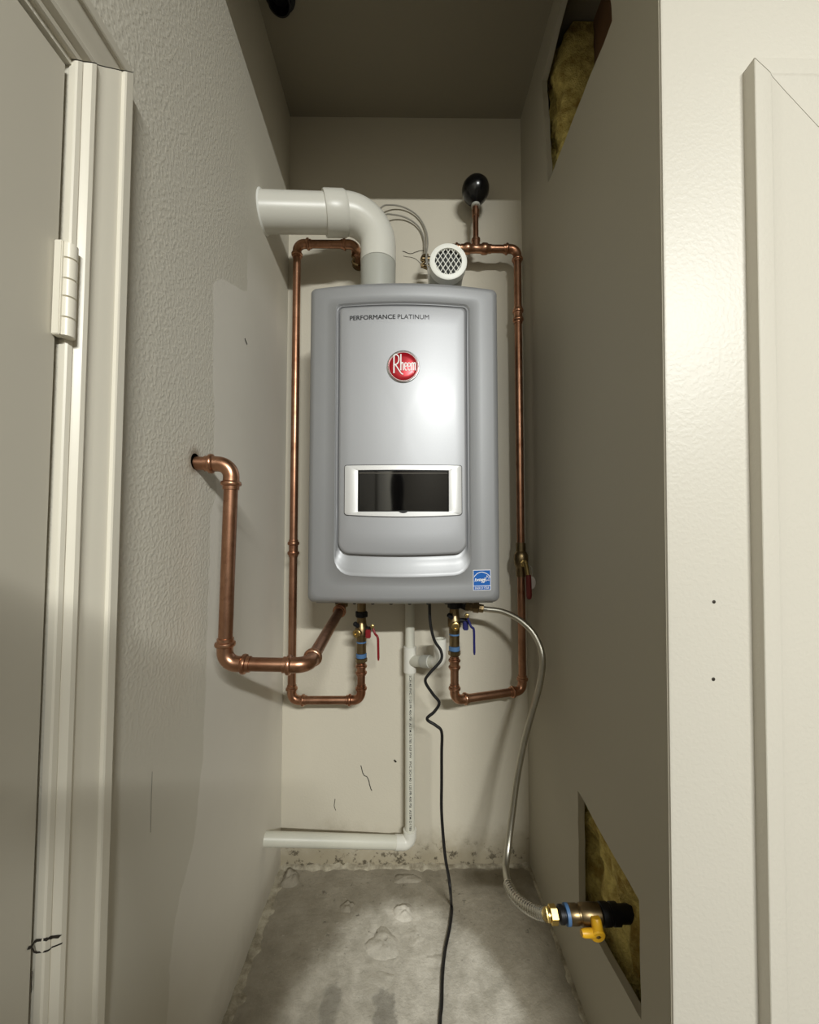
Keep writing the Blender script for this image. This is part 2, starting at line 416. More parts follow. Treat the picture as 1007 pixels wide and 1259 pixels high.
mortar_strip('baseboard_back', (XL, YB, 0), (XR, YB, 0), (0, -1, 0), .022, .011, 2)
mortar_strip('baseboard_right', (XR, .56, 0), (XR, YB, 0), (-1, 0, 0), .016, .006, 3)
# lumps of old mortar left on the slab
def lump(cx, cy, rx, ry, h, seed, lab=None):
    n, m = 22, 6; rings = []
    for j in range(m + 1):
        q = 1 - j / m; r = []
        for k in range(n):
            a = 2 * math.pi * k / n; e = 1 + .45 * noise.noise((math.cos(a) * 1.6 + seed, math.sin(a) * 1.6, seed))
            px, py = cx + rx * q * e * math.cos(a), cy + ry * q * e * math.sin(a)
            r.append((px, py, -.002 + h * (1 - q ** 3) * (.6 + .9 * abs(noise.noise((px * 70, py * 70, seed))))))
        rings.append(r)
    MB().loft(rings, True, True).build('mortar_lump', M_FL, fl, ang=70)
for a in ((-.052, .915, .038, .035, .012, 1.3), (-.05, .845, .045, .02, .004, 2.7), (-.005, .985, .03, .022, .012, 4.1), (-.145, 1.0, .018, .016, .010, 5.9), (-.305, 1.075, .03, .025, .022, 7.3), (.02, .93, .03, .03, .004, 9.9), (.075, .88, .045, .022, .004, 11.3), (.0, 1.075, .045, .014, .012, 12.1)): lump(*a)

# ---- door, its hinge and casing on the left wall
dr = struct(MB().box(XL - .04, XL - .001, -.432, DY - .005, ZF2 + .012, DZT - .006, .0015).build('door_1', M_DOOR))
HY = .3835; hz0, hz1 = at(88, 416, HY).z, at(92, 302, HY).z
hinge = MB().box(XL - .0005, XL + .0075, .3745, HY, hz0, hz1, .0008).build('hinge', M_TRIM, dr, label='painted white door hinge')
kz = [(hz1 - (hz1 - hz0) * a) for a in (0, .17, .39, .58, .80, 1.0)]
for i in range(5):
    MB().lathe((XL + .0078, HY, kz[i + 1] + .0004), (0, 0, 1), [(0, .0058), (.0005, .0065), (kz[i] - kz[i + 1] - .0013, .0065), (kz[i] - kz[i + 1] - .0008, .0058)], 20).build('knuckle', M_TRIM, hinge)
CAS = [(0, -.002), (0, .0040), (.0015, .0056), (.0065, .0066), (.0078, .0058), (.0085, .0056), (.0098, .0080), (.0130, .0118), (.018, .0128), (.021, .0115), (.0235, .0095), (.029, .0088), (.038, .0098), (.048, .0122), (.0565, .0136), (.0575, .0138), (.0582, .0172), (.060, .0182), (.0715, .0184), (.0738, .0172), (.0745, .015), (.0745, -.002)]
YI = .3858; ZI = 1.412                                                    # inner edges of the casing
ca = MB()
CAS = [(u * .875, p) for u, p in CAS]
ca.loft([[(XL + p, YI + u, ZF2) for u, p in CAS], [(XL + p, YI + u, ZI + u) for u, p in CAS]], True, False)
c1 = struct(ca.build('trim_1', M_TRIM, ang=30))
cb = MB(); cb.loft([[(XL + p, YI + u - .0006, ZI + u + .0006) for u, p in CAS], [(XL + p, -.445 - u, ZI + u + .0006) for u, p in CAS]], False, False)
cb.loft([[(XL + p, -.445 - u, ZI + u) for u, p in CAS], [(XL + p, -.445 - u, ZF2) for u, p in CAS]], False, True)
cb.build('head_casing', M_DOOR, c1, ang=30)
def crack(parent, pts, wid, f, name='crack'):
    mb = MB()
    P = spline([(a, b, 0) for a, b in pts], 4)
    P = [(q.x + random.uniform(-1, 1) * wid * .25, q.y + random.uniform(-1, 1) * wid * .25) for q in P]
    ribbon(mb, P, wid, f); return mb.build(name, M_GAP, parent, smooth=False)
def at_x(px, py, x):
    d = FW + RT * ((px - 503.5) / F) - UP * ((py - 629.5) / F); return C0 + d * (x / d.x)
def wall_px(pts, x): return [(at_x(a, b, x).y, at_x(a, b, x).z) for a, b in pts]
xc_ = XL + .0075
def onc(u, v):
    q = u - YI
    for (a, p), (b, r) in zip(CAS, CAS[1:]):
        if a <= q <= b and b > a: return (XL + p + (r - p) * (q - a) / (b - a) + .0006, u, v)
    return (XL - .0004, u, v)
crack(c1, wall_px([(45, 1165), (49, 1164), (53, 1158), (60, 1154), (69, 1151)], xc_), .0024, onc)
crack(c1, wall_px([(50, 1165), (54, 1171), (61, 1168), (70, 1160)], xc_), .0014, onc)
crack(c1, wall_px([(50, 1194), (49.5, 1207), (49, 1220)], xc_), .0010, onc)

# ---- casing of the next door on the front wall
X2 = .452; Z2 = 1.54
CAS2 = [(0, -.004), (0, .0172), (.0008, .018), (.020, .018), (.0215, .0172), (.024, .0165), (.040, .015), (.085, .012), (.104, .0128), (.108, .012), (.11, .009), (.11, -.004)]
ca = MB(); ca.loft([[(X2 + u, jy(ZF2) - p, ZF2) for u, p in CAS2], [(X2 + u, jy(Z2) - p, Z2 - u - .0006) for u, p in CAS2]], True, True)
c2 = struct(ca.build('trim_2', M_WF, ang=30))
cb = MB(); cb.loft([[(X2 + u, jy(Z2) - p, Z2 - u + .0006) for u, p in CAS2], [(1.38 - u, jy(Z2) - p, Z2 - u + .0006) for u, p in CAS2]], True, True)
cb.build('head_casing', M_WF, c2, ang=30)
struct(MB().box(X2 + .11, 1.27, jy(0) - .004, jy(0) + .004, ZF2 + .01, Z2 - .11).build('door_2', M_DOOR, smooth=False))
for i, (px, py) in enumerate(((878, 740), (879, 836))):
    q = at(px, py, .511); q.y = jy(q.z)
    MB().lathe(q + Vector((0, .002, 0)), (0, -1, 0), [(0, .0024), (.0022, .0024), (.0026, .0014)], 10).build('screw_head', M_SCREW, bpy.data.objects['wall_front'])

# scratches on the back wall
wb = bpy.data.objects['wall_back']
onb = lambda u, v: (u, YB - .0008, v)
def bw(pts): return [(at(a, b, YB).x, at(a, b, YB).z) for a, b in pts]
crack(wb, bw([(444, 941), (447, 952), (452, 956), (455, 966), (457, 972)]), .0022, onb)
crack(wb, bw([(412, 982), (411, 990), (413, 996)]), .0016, onb)
crack(wb, bw([(485, 934), (487, 937)]), .005, onb)
crack(wb, bw([(495, 309), (505, 312), (514, 309), (521, 308)]), .0018, onb)
crack(wb, bw([(496, 315), (510, 318), (518, 325)]), .0012, onb)
wl = bpy.data.objects['wall_left']
onl = lambda u, v: (XL + .0006, u, v)
crack(wl, [(.547, .60), (.5468, .56), (.5472, .52)], .0006, onl)
crack(wl, [(.82, 1.335), (.832, 1.328)], .004, onl)

# dark pipe end in the closet ceiling
cp = at(346, 0, .80); cp = Vector((-.291, .847, ZC))
pe = thing('ceiling_pipe', 'dark round pipe end poking through the closet ceiling near the left wall', 'pipe', cp)
MB().lathe(cp + Vector((0, 0, .02)), (0, 0, -1), [(0, .026), (.045, .026), (.046, .022), (.02, .021)], 24).build('pipe', M_IRON, pe)
MB().lathe(cp + Vector((0, 0, -.0005)), (0, 0, -1), [(0, .036), (.002, .036), (.004, .028)], 24).build('flange', M_IRON, pe)

# insulation in the two wall openings
def batt(name, lab, x0, x1, y0, y1, z0, z1, seed):
    n, m = 26, 26; rings = []
    def P(i, j):
        yy = y0 + (y1 - y0) * i / n; zz = z0 + (z1 - z0) * j / m; e = min(i, n - i, j, m - j) / 3.0
        k = noise.noise((yy * 22, zz * 16, seed)) * .022 + noise.noise((yy * 60, zz * 60, seed + 3)) * .008
        return (x0 + (1 - min(1, e)) ** 2 * .03 + k + .01, yy + noise.noise((zz * 40, seed, 2)) * .006, zz + noise.noise((yy * 40, seed, 5)) * .006)
    mb = MB(); vs = [P(i, j) for i in range(n + 1) for j in range(m + 1)]
    vs = [(min(v[0], x1 - .005), v[1], v[2]) for v in vs]
    q = len(vs); W = m + 1
    fs = [(i * W + j, i * W + j + 1, (i + 1) * W + j + 1, (i + 1) * W + j) for i in range(n) for j in range(m)]
    vs2 = [(x1, v[1], v[2]) for v in vs]; fs2 = [tuple(a + q for a in f) for f in fs]
    rim = [i * W for i in range(n + 1)] + [n * W + j for j in range(1, m + 1)] + [i * W + m for i in range(n - 1, -1, -1)] + [j for j in range(m - 1, 0, -1)]
    fs3 = [(rim[i], rim[(i + 1) % len(rim)], rim[(i + 1) % len(rim)] + q, rim[i] + q) for i in range(len(rim))]
    o = mb.add(vs + vs2, fs + fs2 + fs3).build(name, M_INS, ang=70)
    o['label'] = lab; o['category'] = 'insulation'
    return o
batt('insulation_batt', 'yellow fibreglass insulation bulging in the torn wall opening under the ceiling', .362, .45, .885, .975, 1.765, 2.145, 1.0)
batt('insulation_batt', 'yellow fibreglass insulation behind the gas valve in the low wall opening', .366, .45, .655, .892, .12, .46, 6.0)

# ================================================================ water heater
HX0, HX1, HZ0, HZ1 = -.2200, .2105, at(495, 742, .862).z, at(495, 353, .866).z
HC = (HX0 + HX1) / 2; HW = (HX1 - HX0) / 2
def bow(x): return .836 + ((x - HC) / HW) ** 2 * .026
def fs_(x, z, d=0.0): return Vector((x, bow(x) + d, z))
HB = .0
heater = thing('water_heater', 'silver tankless water heater with curved front hung on the back wall', 'water heater', (HC, 1.09, HZ0))
out = rrect(HX0, HX1, HZ0, HZ1, .010, .014)
def inset(d, rt, rb): return rrect(HX0 + d, HX1 - d, HZ0 + d, HZ1 - d, rt, rb)
body = MB(); R = []
R.append([Vector((x, 1.098, z)) for x, z in out]); R.append([Vector((x, .98, z)) for x, z in out])
R.append([Vector((x, bow(x) + .030, z)) for x, z in out])
fr = .017
for k in range(1, 7):
    a = math.pi / 2 * k / 6; i_ = fr * (1 - math.cos(a)); R.append([fs_(x, z, (fr * 1.6) * (1 - math.sin(a))) for x, z in inset(i_, .010 + i_ * .1, .014 + i_ * .2)])
OUTER = inset(fr, .012, .018)
AX0, AX1, AZ0, AZ1 = -.1545, .1395, at(495, 709, .836).z + .005, at(495, 371.5, .836).z
PZ0 = at(495, 683, .836).z + .0045
A = rrect(AX0, AX1, AZ0, AZ1, .011, .036, .005)
Cc = rrect(AX0 + .0075, AX1 - .0075, PZ0, AZ1 - .0075, .009, .024, .0045)
R.append([fs_(x, z) for x, z in lerp2(OUTER, A, .5)])
Ao = rrect(AX0 - .003, AX1 + .003, AZ0 - .003, AZ1 + .003, .013, .038, .005)
R.append([fs_(x, z, 0) for x, z in Ao])
R.append([fs_(x, z, -.0012) for x, z in lerp2(Ao, A, .5)])
R.append([fs_(x, z, 0) for x, z in A])
def dep(z, a, b): return b if z < .92 else a
for tt, da, db in ((.14, .0030, .0010), (.30, .0036, .0026), (.44, .0008, .0040), (.58, .0008, .0055), (.72, .0040, .0075), (.9, .0062, .0100), (1.0, .0065, .0105)):
    Lc = lerp2(A, Cc, tt); R.append([fs_(x, z, dep(z, da, db)) for x, z in Lc])
body.loft(R, True, False); body.build('casing', M_SIL, heater, ang=60)
R = [[fs_(x, z, .0115) for x, z in Cc], [fs_(x, z, .001) for x, z in Cc]]
for d, yy in ((.0010, -.0012), (.0028, -.0026), (.0055, -.0032)):
    R.append([fs_(x, z, yy) for x, z in rrect(AX0 + .0075 + d, AX1 - .0075 - d, PZ0 + d, AZ1 - .0075 - d, .009, .024 - d * .5, .0045)])
last = [(v.x, v.z) for v in R[-1]]; zm = (PZ0 + AZ1) / 2
for s_ in (.85, .6, .3, .02):
    R.append([fs_(HC + (x - HC) * s_, zm + (z - zm) * s_, -.0032) for x, z in last])
MB().loft(R, False, True).build('front_panel', M_PAN, heater, ang=60)
pf = lambda x, z, d=0.0: fs_(x, z, -.0034 + d)
# display bezel and window
bx0, bx1, bz0, bz1 = -.1325, .1200, at(495, 635.5, .834).z + .005, at(495, 572, .834).z
wx0, wx1, wz0, wz1 = -.1035, .0920, at(495, 629, .834).z, at(495, 578, .834).z
gas = MB(); o1 = rrect(bx0 - .0013, bx1 + .0013, bz0 - .0013, bz1 + .0013, .005, .006, .005); o2 = rrect(bx0 + .002, bx1 - .002, bz0 + .002, bz1 - .002, .004, .005, .005)
gas.loft([[pf(x, z, .001) for x, z in o1], [pf(x, z, -.0009) for x, z in o1], [pf(x, z, -.0009) for x, z in o2]]).build('gap_ring', M_INK, heater)  # dark ring drawn in for the shaded gap round the bezel
o1 = rrect(bx0, bx1, bz0, bz1, .004, .005, .005); wi = rrect(wx0, wx1, wz0, wz1, .0015, .0015, .0)
B = [[pf(x, z, .001) for x, z in o1], [pf(x, z, -.0016) for x, z in o1], [pf(x, z, -.0024) for x, z in lerp2(o1, wi, .04)], [pf(x, z, -.0024) for x, z in lerp2(o1, wi, .97)], [pf(x, z, -.0018) for x, z in wi], [pf(x, z, .0006) for x, z in wi]]
bez = MB().loft(B).build('bezel', M_BEZ, heater, ang=50)
wi2 = rrect(wx0 + .002, wx1 - .002, wz0 + .002, wz1 - .002, .001, .001)
MB().loft([[pf(x, z, -.0006) for x, z in wi], [pf(x, z, -.0012) for x, z in wi2], [pf(x, z, .0002) for x, z in wi2]]).build('window_frame', M_BLACK, bez)
g = MB(); zmid = (wz0 + wz1) / 2
g.loft([[pf(x, zmid + (z - zmid) * s_, -.0002) for x, z in [(wx0 + .001 + (wx1 - wx0 - .002) * i / 20, wz0) for i in range(21)]] for s_ in (1, -1)], closed=False)
g.build('display_window', M_SCREEN, heater)
MB().box(wx0 + .003, wx1 - .003, bow(HC) - .0046, bow(HC) - .0038 + .002, wz1 - .0075, wz1 - .0065).build('lip_bar', mat('lip_grey', (110, 104, 94), .3), heater)  # thin grey lip along the top of the window
nt = MB(); nx = -.006; nt.loft([[pf(nx + .010 * math.cos(a) * q, wz0 + .002 - .0055 * math.sin(a) * q, -.0030) for a in [math.pi * i / 12 for i in range(13)]] for q in (1, .02)], closed=False); nt.build('finger_notch', M_BLACK, heater)
# badge
bc = (-.0062, at(495, 451, .833).z); R0 = .0357
def disc(name, prof, m, par, n=40):
    rings = [[pf(bc[0] + r * math.cos(2 * math.pi * k / n), bc[1] + r * math.sin(2 * math.pi * k / n), d) for k in range(n)] for r, d in prof]
    return MB().loft(rings, False, prof[-1][0] < .002).build(name, m, par)
badge = disc('badge', [(.0322, -.0012), (.031, -.0022), (.02, -.0030), (.001, -.0034)], M_BADGE, heater)
disc('ring', [(R0, .001), (R0, -.0016), (R0 - .0008, -.0024), (.0330, -.0024), (.0322, -.0012)], M_CHROME, badge)
disc('inner_line', [(.0318, -.00185), (.0308, -.0024)], M_WHITEP, badge)
lt = MB(); U = .0357 / 20.5
def bf(u, v): return pf(bc[0] + u * U, bc[1] + v * U, -.0042)
def stroke(pts, wd=1.5): ribbon(lt, [(q.x, q.y) for q in spline([(a, b, 0) for a, b in pts], 6)], wd, bf)
stroke([(-11.5, -9), (-11.5, 13)], 1.7); stroke([(-12.5, 12.5), (-9, 14.5), (-6, 12), (-5.5, 7), (-7.5, 3), (-11, 1.5)], 1.5); stroke([(-9.5, 1.5), (-6, -4), (-2.5, -9), (0, -10.5)], 1.4)
stroke([(-3, -5.5), (-3, 15)], 1.5); stroke([(-3, 2), (-1.6, 4.2), (-.2, 3), (0, -5.5)], 1.4)
def e_(x): stroke([(x - 1.2, -.5), (x + 1.5, .2), (x + 1.2, 3), (x, 4), (x - 1.2, 3), (x - 1.4, -2.5), (x, -5.4), (x + 1.5, -4.6)], 1.2)
e_(3.2); e_(7.2)
stroke([(10, -5.5), (10, 4)], 1.6); stroke([(10, 2.5), (11.3, 4), (12.4, 3), (12.5, -5.5)], 1.5); stroke([(12.5, 2.5), (13.8, 4), (14.9, 3), (15, -5.5)], 1.5)
ribbon(lt, [(12, -8.5), (12.8, -8.5)], .8, bf)
lt.build('lettering', M_WHITEP, badge, smooth=False)
# name on the front
def print_line(name, s_, x0, x1, z0, h, off, m):
    vs, fs = text_mesh(s_, 1.0, 0.0); xa = min(v.x for v in vs); xb = max(v.x for v in vs); ya = min(v.y for v in vs); yb = max(v.y for v in vs)
    mb = MB()
    for k in ((-1, 0, 1) if off else (0,)):                     # heavier strokes: the outline laid three times, a hair apart
        mb.add([pf(x0 + k * off + (v.x - xa) / (xb - xa) * (x1 - x0), z0 + (v.y - ya) / (yb - ya) * h, -.0006 - .00004 * k) for v in vs], fs)
    return mb.build(name, m, heater, smooth=False)
print_line('lettering', 'PERFORMANCE', -.1235, -.0235, at(478, 393, .836).z, .0098, .00028, M_INK)
print_line('lettering', 'PLATINUM', -.0185, .0500, at(478, 393, .836).z, .0098, 0, M_INK)
# energy label
ef = lambda x, z, d=0.0: fs_(x, z, -.0004 + d)
lx0, lx1, lz0, lz1 = at(581, 713, .855).x, at(603.5, 713, .855).x, at(592, 725.5, .855).z, at(592, 700.5, .855).z
def quad(name, x0, x1, z0, z1, d, m, par):
    xs = [x0 + (x1 - x0) * i / 6 for i in range(7)]
    return MB().loft([[ef(x, z0, d + .0006) for x in xs], [ef(x, z0, d) for x in xs], [ef(x, z1, d) for x in xs], [ef(x, z1, d + .0006) for x in xs]], closed=False).build(name, m, par, smooth=False)
lab = quad('label', lx0, lx1, lz0, lz1, -.0002, M_WHITEP, heater); lab['label'] = 'blue and white square energy label'
e = .0011
quad('label_panel', lx0 + e, lx1 - e, lz0 + .0105, lz1 - e, -.0006, M_LBLUE, lab); quad('label_panel', lx0 + e, lx1 - e, lz0 + e, lz0 + .0092, -.0006, M_LBLUE, lab)
lm = MB(); lf = lambda u, v: ef(lx0 + u * (lx1 - lx0), lz0 + v * (lz1 - lz0), -.0011)
def ls(pts, wd=.022, sm=True):
    P = [(q.x, q.y) for q in spline([(a, b, 0) for a, b in pts], 6)] if sm else pts
    ribbon(lm, P, wd, lf)
ls([(.05, .66), (.15, .77), (.3, .86), (.48, .895), (.66, .86), (.82, .78), (.95, .66)], .03)
# hand-written word
ls([(.08, .45), (.14, .52), (.17, .57), (.13, .58), (.12, .48), (.18, .46), (.24, .55), (.25, .46), (.28, .54), (.31, .55), (.33, .46), (.36, .49), (.40, .56), (.36, .56), (.37, .48), (.42, .48), (.44, .56), (.45, .48), (.48, .55), (.54, .56), (.49, .55), (.49, .48), (.55, .55), (.55, .44), (.50, .38), (.47, .42), (.56, .50), (.61, .57), (.61, .49), (.66, .56), (.66, .46), (.60, .38), (.57, .41), (.70, .52)], .024)
star = []
for k in range(10):
    a = math.pi / 2 + math.pi * k / 5 + .12; r = .17 if k % 2 == 0 else .075; star.append((.80 + r * math.cos(a), .575 + r * math.sin(a) * .9))
ls(star + [star[0]], .026, False)
vs, fs = text_mesh('ENERGY STAR', 1.0, .0); xa = min(v.x for v in vs); xb = max(v.x for v in vs); yb = max(v.y for v in vs)
lm.add([lf(.10 + .8 * (v.x - xa) / (xb - xa), .062 + .11 * v.y / yb) for v in vs], fs)
lm.build('label_print', M_WHITEP, lab, smooth=False)
# underside tray and wall bracket
MB().box(HX0 + .012, HX1 - .008, .905, 1.095, HZ0 - .007, HZ0 + .002, .002).build('bottom_tray', M_SIL, heater)
MB().box(HX0 + .05, HX1 - .05, 1.094, YB, HZ1 - .06, HZ1 + .012, .001).build('wall_bracket', M_SIL, heater)
MB().box(HX0 + .05, HX1 - .05, 1.094, YB, HZ0 - .010, HZ0 + .02, .001).build('wall_bracket', M_SIL, heater)
for i in range(8):
    xx = HX0 + .06 + i * .042
    MB().lathe((xx, bow(xx) + .06, HZ0 - .0065), (0, 0, -1), [(0, .004), (.002, .004), (.003, .002)], 10).build('screw', M_SCREW, heater)

# ================================================================ copper lines
def fit_path(c, d1, d2, rad, n=8):
    "arc through corner c between directions d1 (incoming) and d2 (outgoing)"
    d1 = d1.normalized(); d2 = d2.normalized(); th = d1.angle(d2); tl = rad * math.tan(th / 2)
    p0 = c - d1 * tl; nrm = (d2 - d1 * d2.dot(d1)).normalized(); cen = p0 + nrm * rad
    return [cen + (-nrm * math.cos(th * i / n) + d1 * math.sin(th * i / n)) * rad for i in range(n + 1)], tl
def elbow(parent, c, d1, d2, r, bend=None, sock=None, m=None, name='elbow'):
    bend = bend or r * 1.9; sock = sock or r * 1.9
    d1 = d1.normalized(); d2 = d2.normalized()
    arc, tl = fit_path(c, d1, d2, bend)
    e = r * 1.14; p = []; rs = []
    for t_, k in ((1, 1.04), (.98, 1.16), (.72, 1.18), (.66, 1.42), (.52, 1.48), (.38, 1.42), (.30, 1.16), (.12, 1.14)):
        p.append(arc[0] - d1 * sock * t_); rs.append(r * k)
    for q in arc: p.append(q); rs.append(e)
    for t_, k in ((.12, 1.14), (.30, 1.16), (.38, 1.42), (.52, 1.48), (.66, 1.42), (.72, 1.18), (.98, 1.16), (1, 1.04)):
        p.append(arc[-1] + d2 * sock * t_); rs.append(r * k)
    MB().tube(p, rs, 20).build(name, m or M_FIT, parent, ang=50)
    return tl
def coupling(parent, c, d, r, ln=None, name='coupling', m=None):
    d = d.normalized(); ln = ln or r * 4.4
    prof = [(-.5, 1.02), (-.5, 1.15), (-.40, 1.17), (-.36, 1.42), (-.28, 1.48), (-.20, 1.42), (-.17, 1.15), (0, 1.12), (.17, 1.15), (.20, 1.42), (.28, 1.48), (.36, 1.42), (.40, 1.17), (.5, 1.15), (.5, 1.02)]
    MB().lathe(c, d, [(a * ln, r * b) for a, b in prof], 20).build(name, m or M_FIT, parent, ang=50)
def line(parent, pts, r, gap=None):
    "straight pipes with an elbow at every inner corner"
    pts = [Vector(p) for p in pts]
    raw = pts; tr = [0.0] * len(raw)
    for i in range(1, len(raw) - 1): tr[i] = r * 1.9 * math.tan((raw[i] - raw[i - 1]).angle(raw[i + 1] - raw[i]) / 2)
    for i in range(len(raw) - 1):
        dd_ = (raw[i + 1] - raw[i]).normalized(); pts = {i: raw[i] + dd_ * tr[i], i + 1: raw[i + 1] - dd_ * tr[i + 1]}
        if gap and gap[0] == i:
            d = (pts[i + 1] - pts[i]).normalized(); c = gap[1]
            MB().tube([pts[i], c - d * gap[2]], r, 20).build('pipe', M_COP, parent); MB().tube([c + d * gap[2], pts[i + 1]], r, 20).build('pipe', M_COP, parent)
        else: MB().tube([pts[i], pts[i + 1]], r, 20).build('pipe', M_COP, parent)
    pts = raw
    for i in range(1, len(pts) - 1):
        elbow(parent, pts[i], pts[i] - pts[i - 1], pts[i + 1] - pts[i], r)

# front line from the left wall to the heater
rg = .0111
h0 = Vector((XL, .638, 1.037))
a1 = Vector((-.290, .648, at(280, 571, .648).z)); a2 = at(276, 816, .650); a3 = at(379, 818, .655)
a4 = Vector((a3.x, .985, .732)); a5 = Vector((a3.x, .985, HZ0 - .0085))
fl_ = thing('copper_water_pipe', 'bright copper pipe leaving the left wall and turning back under the heater', 'pipe', h0)
line(fl_, [h0 - Vector((.02, 0, 0)), a1, a2, a3, a4, a5], rg)
MB().lathe(h0 + Vector((-.002, 0, .002)), (1, 0, 0), [(0, .0155), (.0012, .0152), (.002, .0135), (.002, .0112)], 24).build('wall_sleeve', M_GAP, fl_)
MB().lathe(a5 - Vector((0, 0, .022)), (0, 0, 1), [(0, .016), (.002, .0175), (.016, .0175), (.018, .016)], 6).build('union_nut', M_BRONZE, fl_, smooth=False)

rc = .0103
# loop on the left of the heater
YLp = 1.035
b0 = at(441, 330, YLp); b0b = at(441, 300, YLp)
l0 = at(437, 299, YLp); l1 = at(363, 300, YLp); l2 = at(361, 861, YLp); l3 = at(444, 861, YLp)
lx = (l1.x + l2.x) / 2; l1.x = l2.x = lx; l0.z = l1.z; l3.z = l2.z
zL = at(444, 775, YLp).z; ltop = Vector((l3.x, l3.y, zL - .083))
lp = thing('copper_water_loop', 'dull copper pipe loop running down beside the left edge of the heater', 'pipe', (lx, YLp, l2.z))
wall_in = Vector((l0.x, YB, l0.z - .010))
line(lp, [Vector((l0.x, YB + .01, l0.z)), l0, l1, l2, l3, ltop], rc)
coupling(lp, Vector((lx, YLp, at(361, 674, YLp).z)), Vector((0, 0, 1)), rc)
coupling(lp, Vector((l3.x, YLp, at(444, 823, YLp).z)), Vector((0, 0, 1)), rc, .03)
# little clamp at the upper end
cl = MB(); q = at(438, 316, YLp + .03)
cl.tube(spline([q + Vector((.004, 0, .012)), q + Vector((-.008, -.004, .008)), q + Vector((-.010, -.004, -.002)), q + Vector((-.003, -.004, -.006)), q + Vector((-.010, -.002, -.016)), q + Vector((.006, 0, -.024))], 5), .003, 8)
cl.build('pipe_clamp', M_BRONZE, lp)
MB().lathe((l0.x, YB - .001, l0.z), (0, -1, 0), [(0, .02), (.003, .019), (.004, .0115)], 20).build('wall_flange', M_BRONZE, lp)

# loop on the right, with tee and black arrestor bulb
YRp = 1.055; YV = .99
r0 = at(548, 303, YRp); r1 = at(637, 309, YRp); r2 = at(641, 849, YRp); rx = at(639, 560, YRp).x
r1.x = r2.x = rx; r0.z = at(600, 306, YRp).z; r1.z = r0.z
r3 = Vector((at(559, 861, YV).x, YV, r2.z)); r3.z = at(559, 861, YV).z; r2.z = at(641, 849, YRp).z
zR = at(559, 765, YV).z; rtop = Vector((r3.x, YV, zR - .083)); vz = at(640, 688, YRp).z; vc = Vector((rx, YRp, vz))
rp = thing('copper_water_loop', 'copper pipe loop with a tee running down between heater and right wall', 'pipe', (rx, YRp, r2.z))
line(rp, [Vector((r0.x, YB + .01, r0.z)), r0, r1, r2, r3, rtop], rc, (2, vc, .0455))
coupling(rp, Vector((rx, YRp, at(639, 388, YRp).z)), Vector((0, 0, 1)), rc)
coupling(rp, Vector((r3.x, YV, at(559, 816, YV).z)), Vector((0, 0, 1)), rc, .03)
tx = at(585, 300, YRp).x; tc = Vector((tx, YRp, r0.z))
coupling(rp, tc, Vector((1, 0, 0)), rc, .085, 'tee')
zt = at(585, 254, YRp).z
MB().lathe(tc, (0, 0, 1), [(0, rc * 1.1), (.02, rc * 1.1), (.021, rc * 1.2), (.027, rc * 1.2), (.028, .0078), (zt - tc.z - .03, .0078), (zt - tc.z - .028, .0098), (zt - tc.z - .012, .0105), (zt - tc.z - .010, .0085), (zt - tc.z + .004, .0085)], 18).build('riser', M_COP, rp)
bz = at(585, 235, YRp).z
prof = [(-.043, .009), (-.041, .013), (-.034, .022), (-.022, .0315), (-.008, .037), (.006, .038), (.018, .035), (.029, .027), (.037, .015), (.040, .001)]; prof = [(a * .9, b) for a, b in prof]
MB().lathe((tx, YRp - .002, bz), (0, 0, 1), prof, 28).build('arrestor_bulb', M_BULB, rp, label='egg shaped black bulb on copper riser')
MB().lathe((tx, YRp - .002, bz - .048), (0, 0, 1), [(0, .0105), (.001, .012), (.007, .012), (.008, .0105)], 20).build('collar', M_GREYP, rp)
cl = MB(); q = at(521, 322, YRp)
cl.tube(spline([q + Vector((.012, 0, .020)), q + Vector((-.002, -.004, .014)), q + Vector((-.006, -.004, .002)), q + Vector((.003, -.004, -.002)), q + Vector((-.006, -.002, -.012)), q + Vector((.010, 0, -.020))], 5), .0035, 8)
cl.tube([q + Vector((-.005, 0, .008)), q + Vector((.03, 0, .008))], .007, 12); cl.tube([q + Vector((-.008, 0, -.012)), q + Vector((.02, 0, -.012))], .005, 12)
cl.build('pipe_clamp', M_BRONZE, rp)
MB().lathe((r0.x, YB - .001, r0.z), (0, -1, 0), [(0, .02), (.003, .019), (.004, .0115)], 20).build('wall_flange', M_BRONZE, rp)
# ball valve on the right loop
vz = at(640, 688, YRp).z; vc = Vector((rx, YRp, vz))
bv = thing('ball_valve', 'brown brass ball valve with dark red lever on the right copper loop', 'valve', vc)
MB().lathe(vc, (0, 0, 1), [(-.045, .0112), (-.045, .0135), (-.022, .0135), (-.020, .0150), (-.010, .0185), (.0, .0195), (.012, .0185), (.020, .0150), (.022, .0130), (.045, .0130), (.045, .0112)], 24).build('valve_body', M_BRONZE, bv)
MB().lathe(vc + Vector((0, -.018, -.008)), (0, -1, 0), [(0, .010), (.010, .010), (.011, .0075), (.016, .0075)], 6).build('stem_nut', M_BRASS, bv, smooth=False)
lv = MB(); lv.tube([vc + Vector((.002, -.032, -.004)), vc + Vector((.006, -.034, -.026)), vc + Vector((.008, -.035, -.04))], [.006, .005, .005], 10); lv.build('lever', M_BRASS, bv)
MB().lathe(vc + Vector((.0085, -.035, -.036)), (0.02, 0, -1), [(0, .004), (.002, .0072), (.055, .0078), (.062, .006), (.065, .002)], 16).build('lever_grip', M_DKRED, bv)
tg = MB(); tgc = vc + Vector((.018, -.030, -.058)); tg.lathe(tgc, (.25, -1, 0), [(-.0006, .0005), (-.0006, .0125), (.0006, .0125), (.0006, .0005)], 20); tg.v = [Vector((v.x, v.y, tgc.z + (v.z - tgc.z) * 1.35)) for v in tg.v]
tg.build('tag', M_TAG, bv)
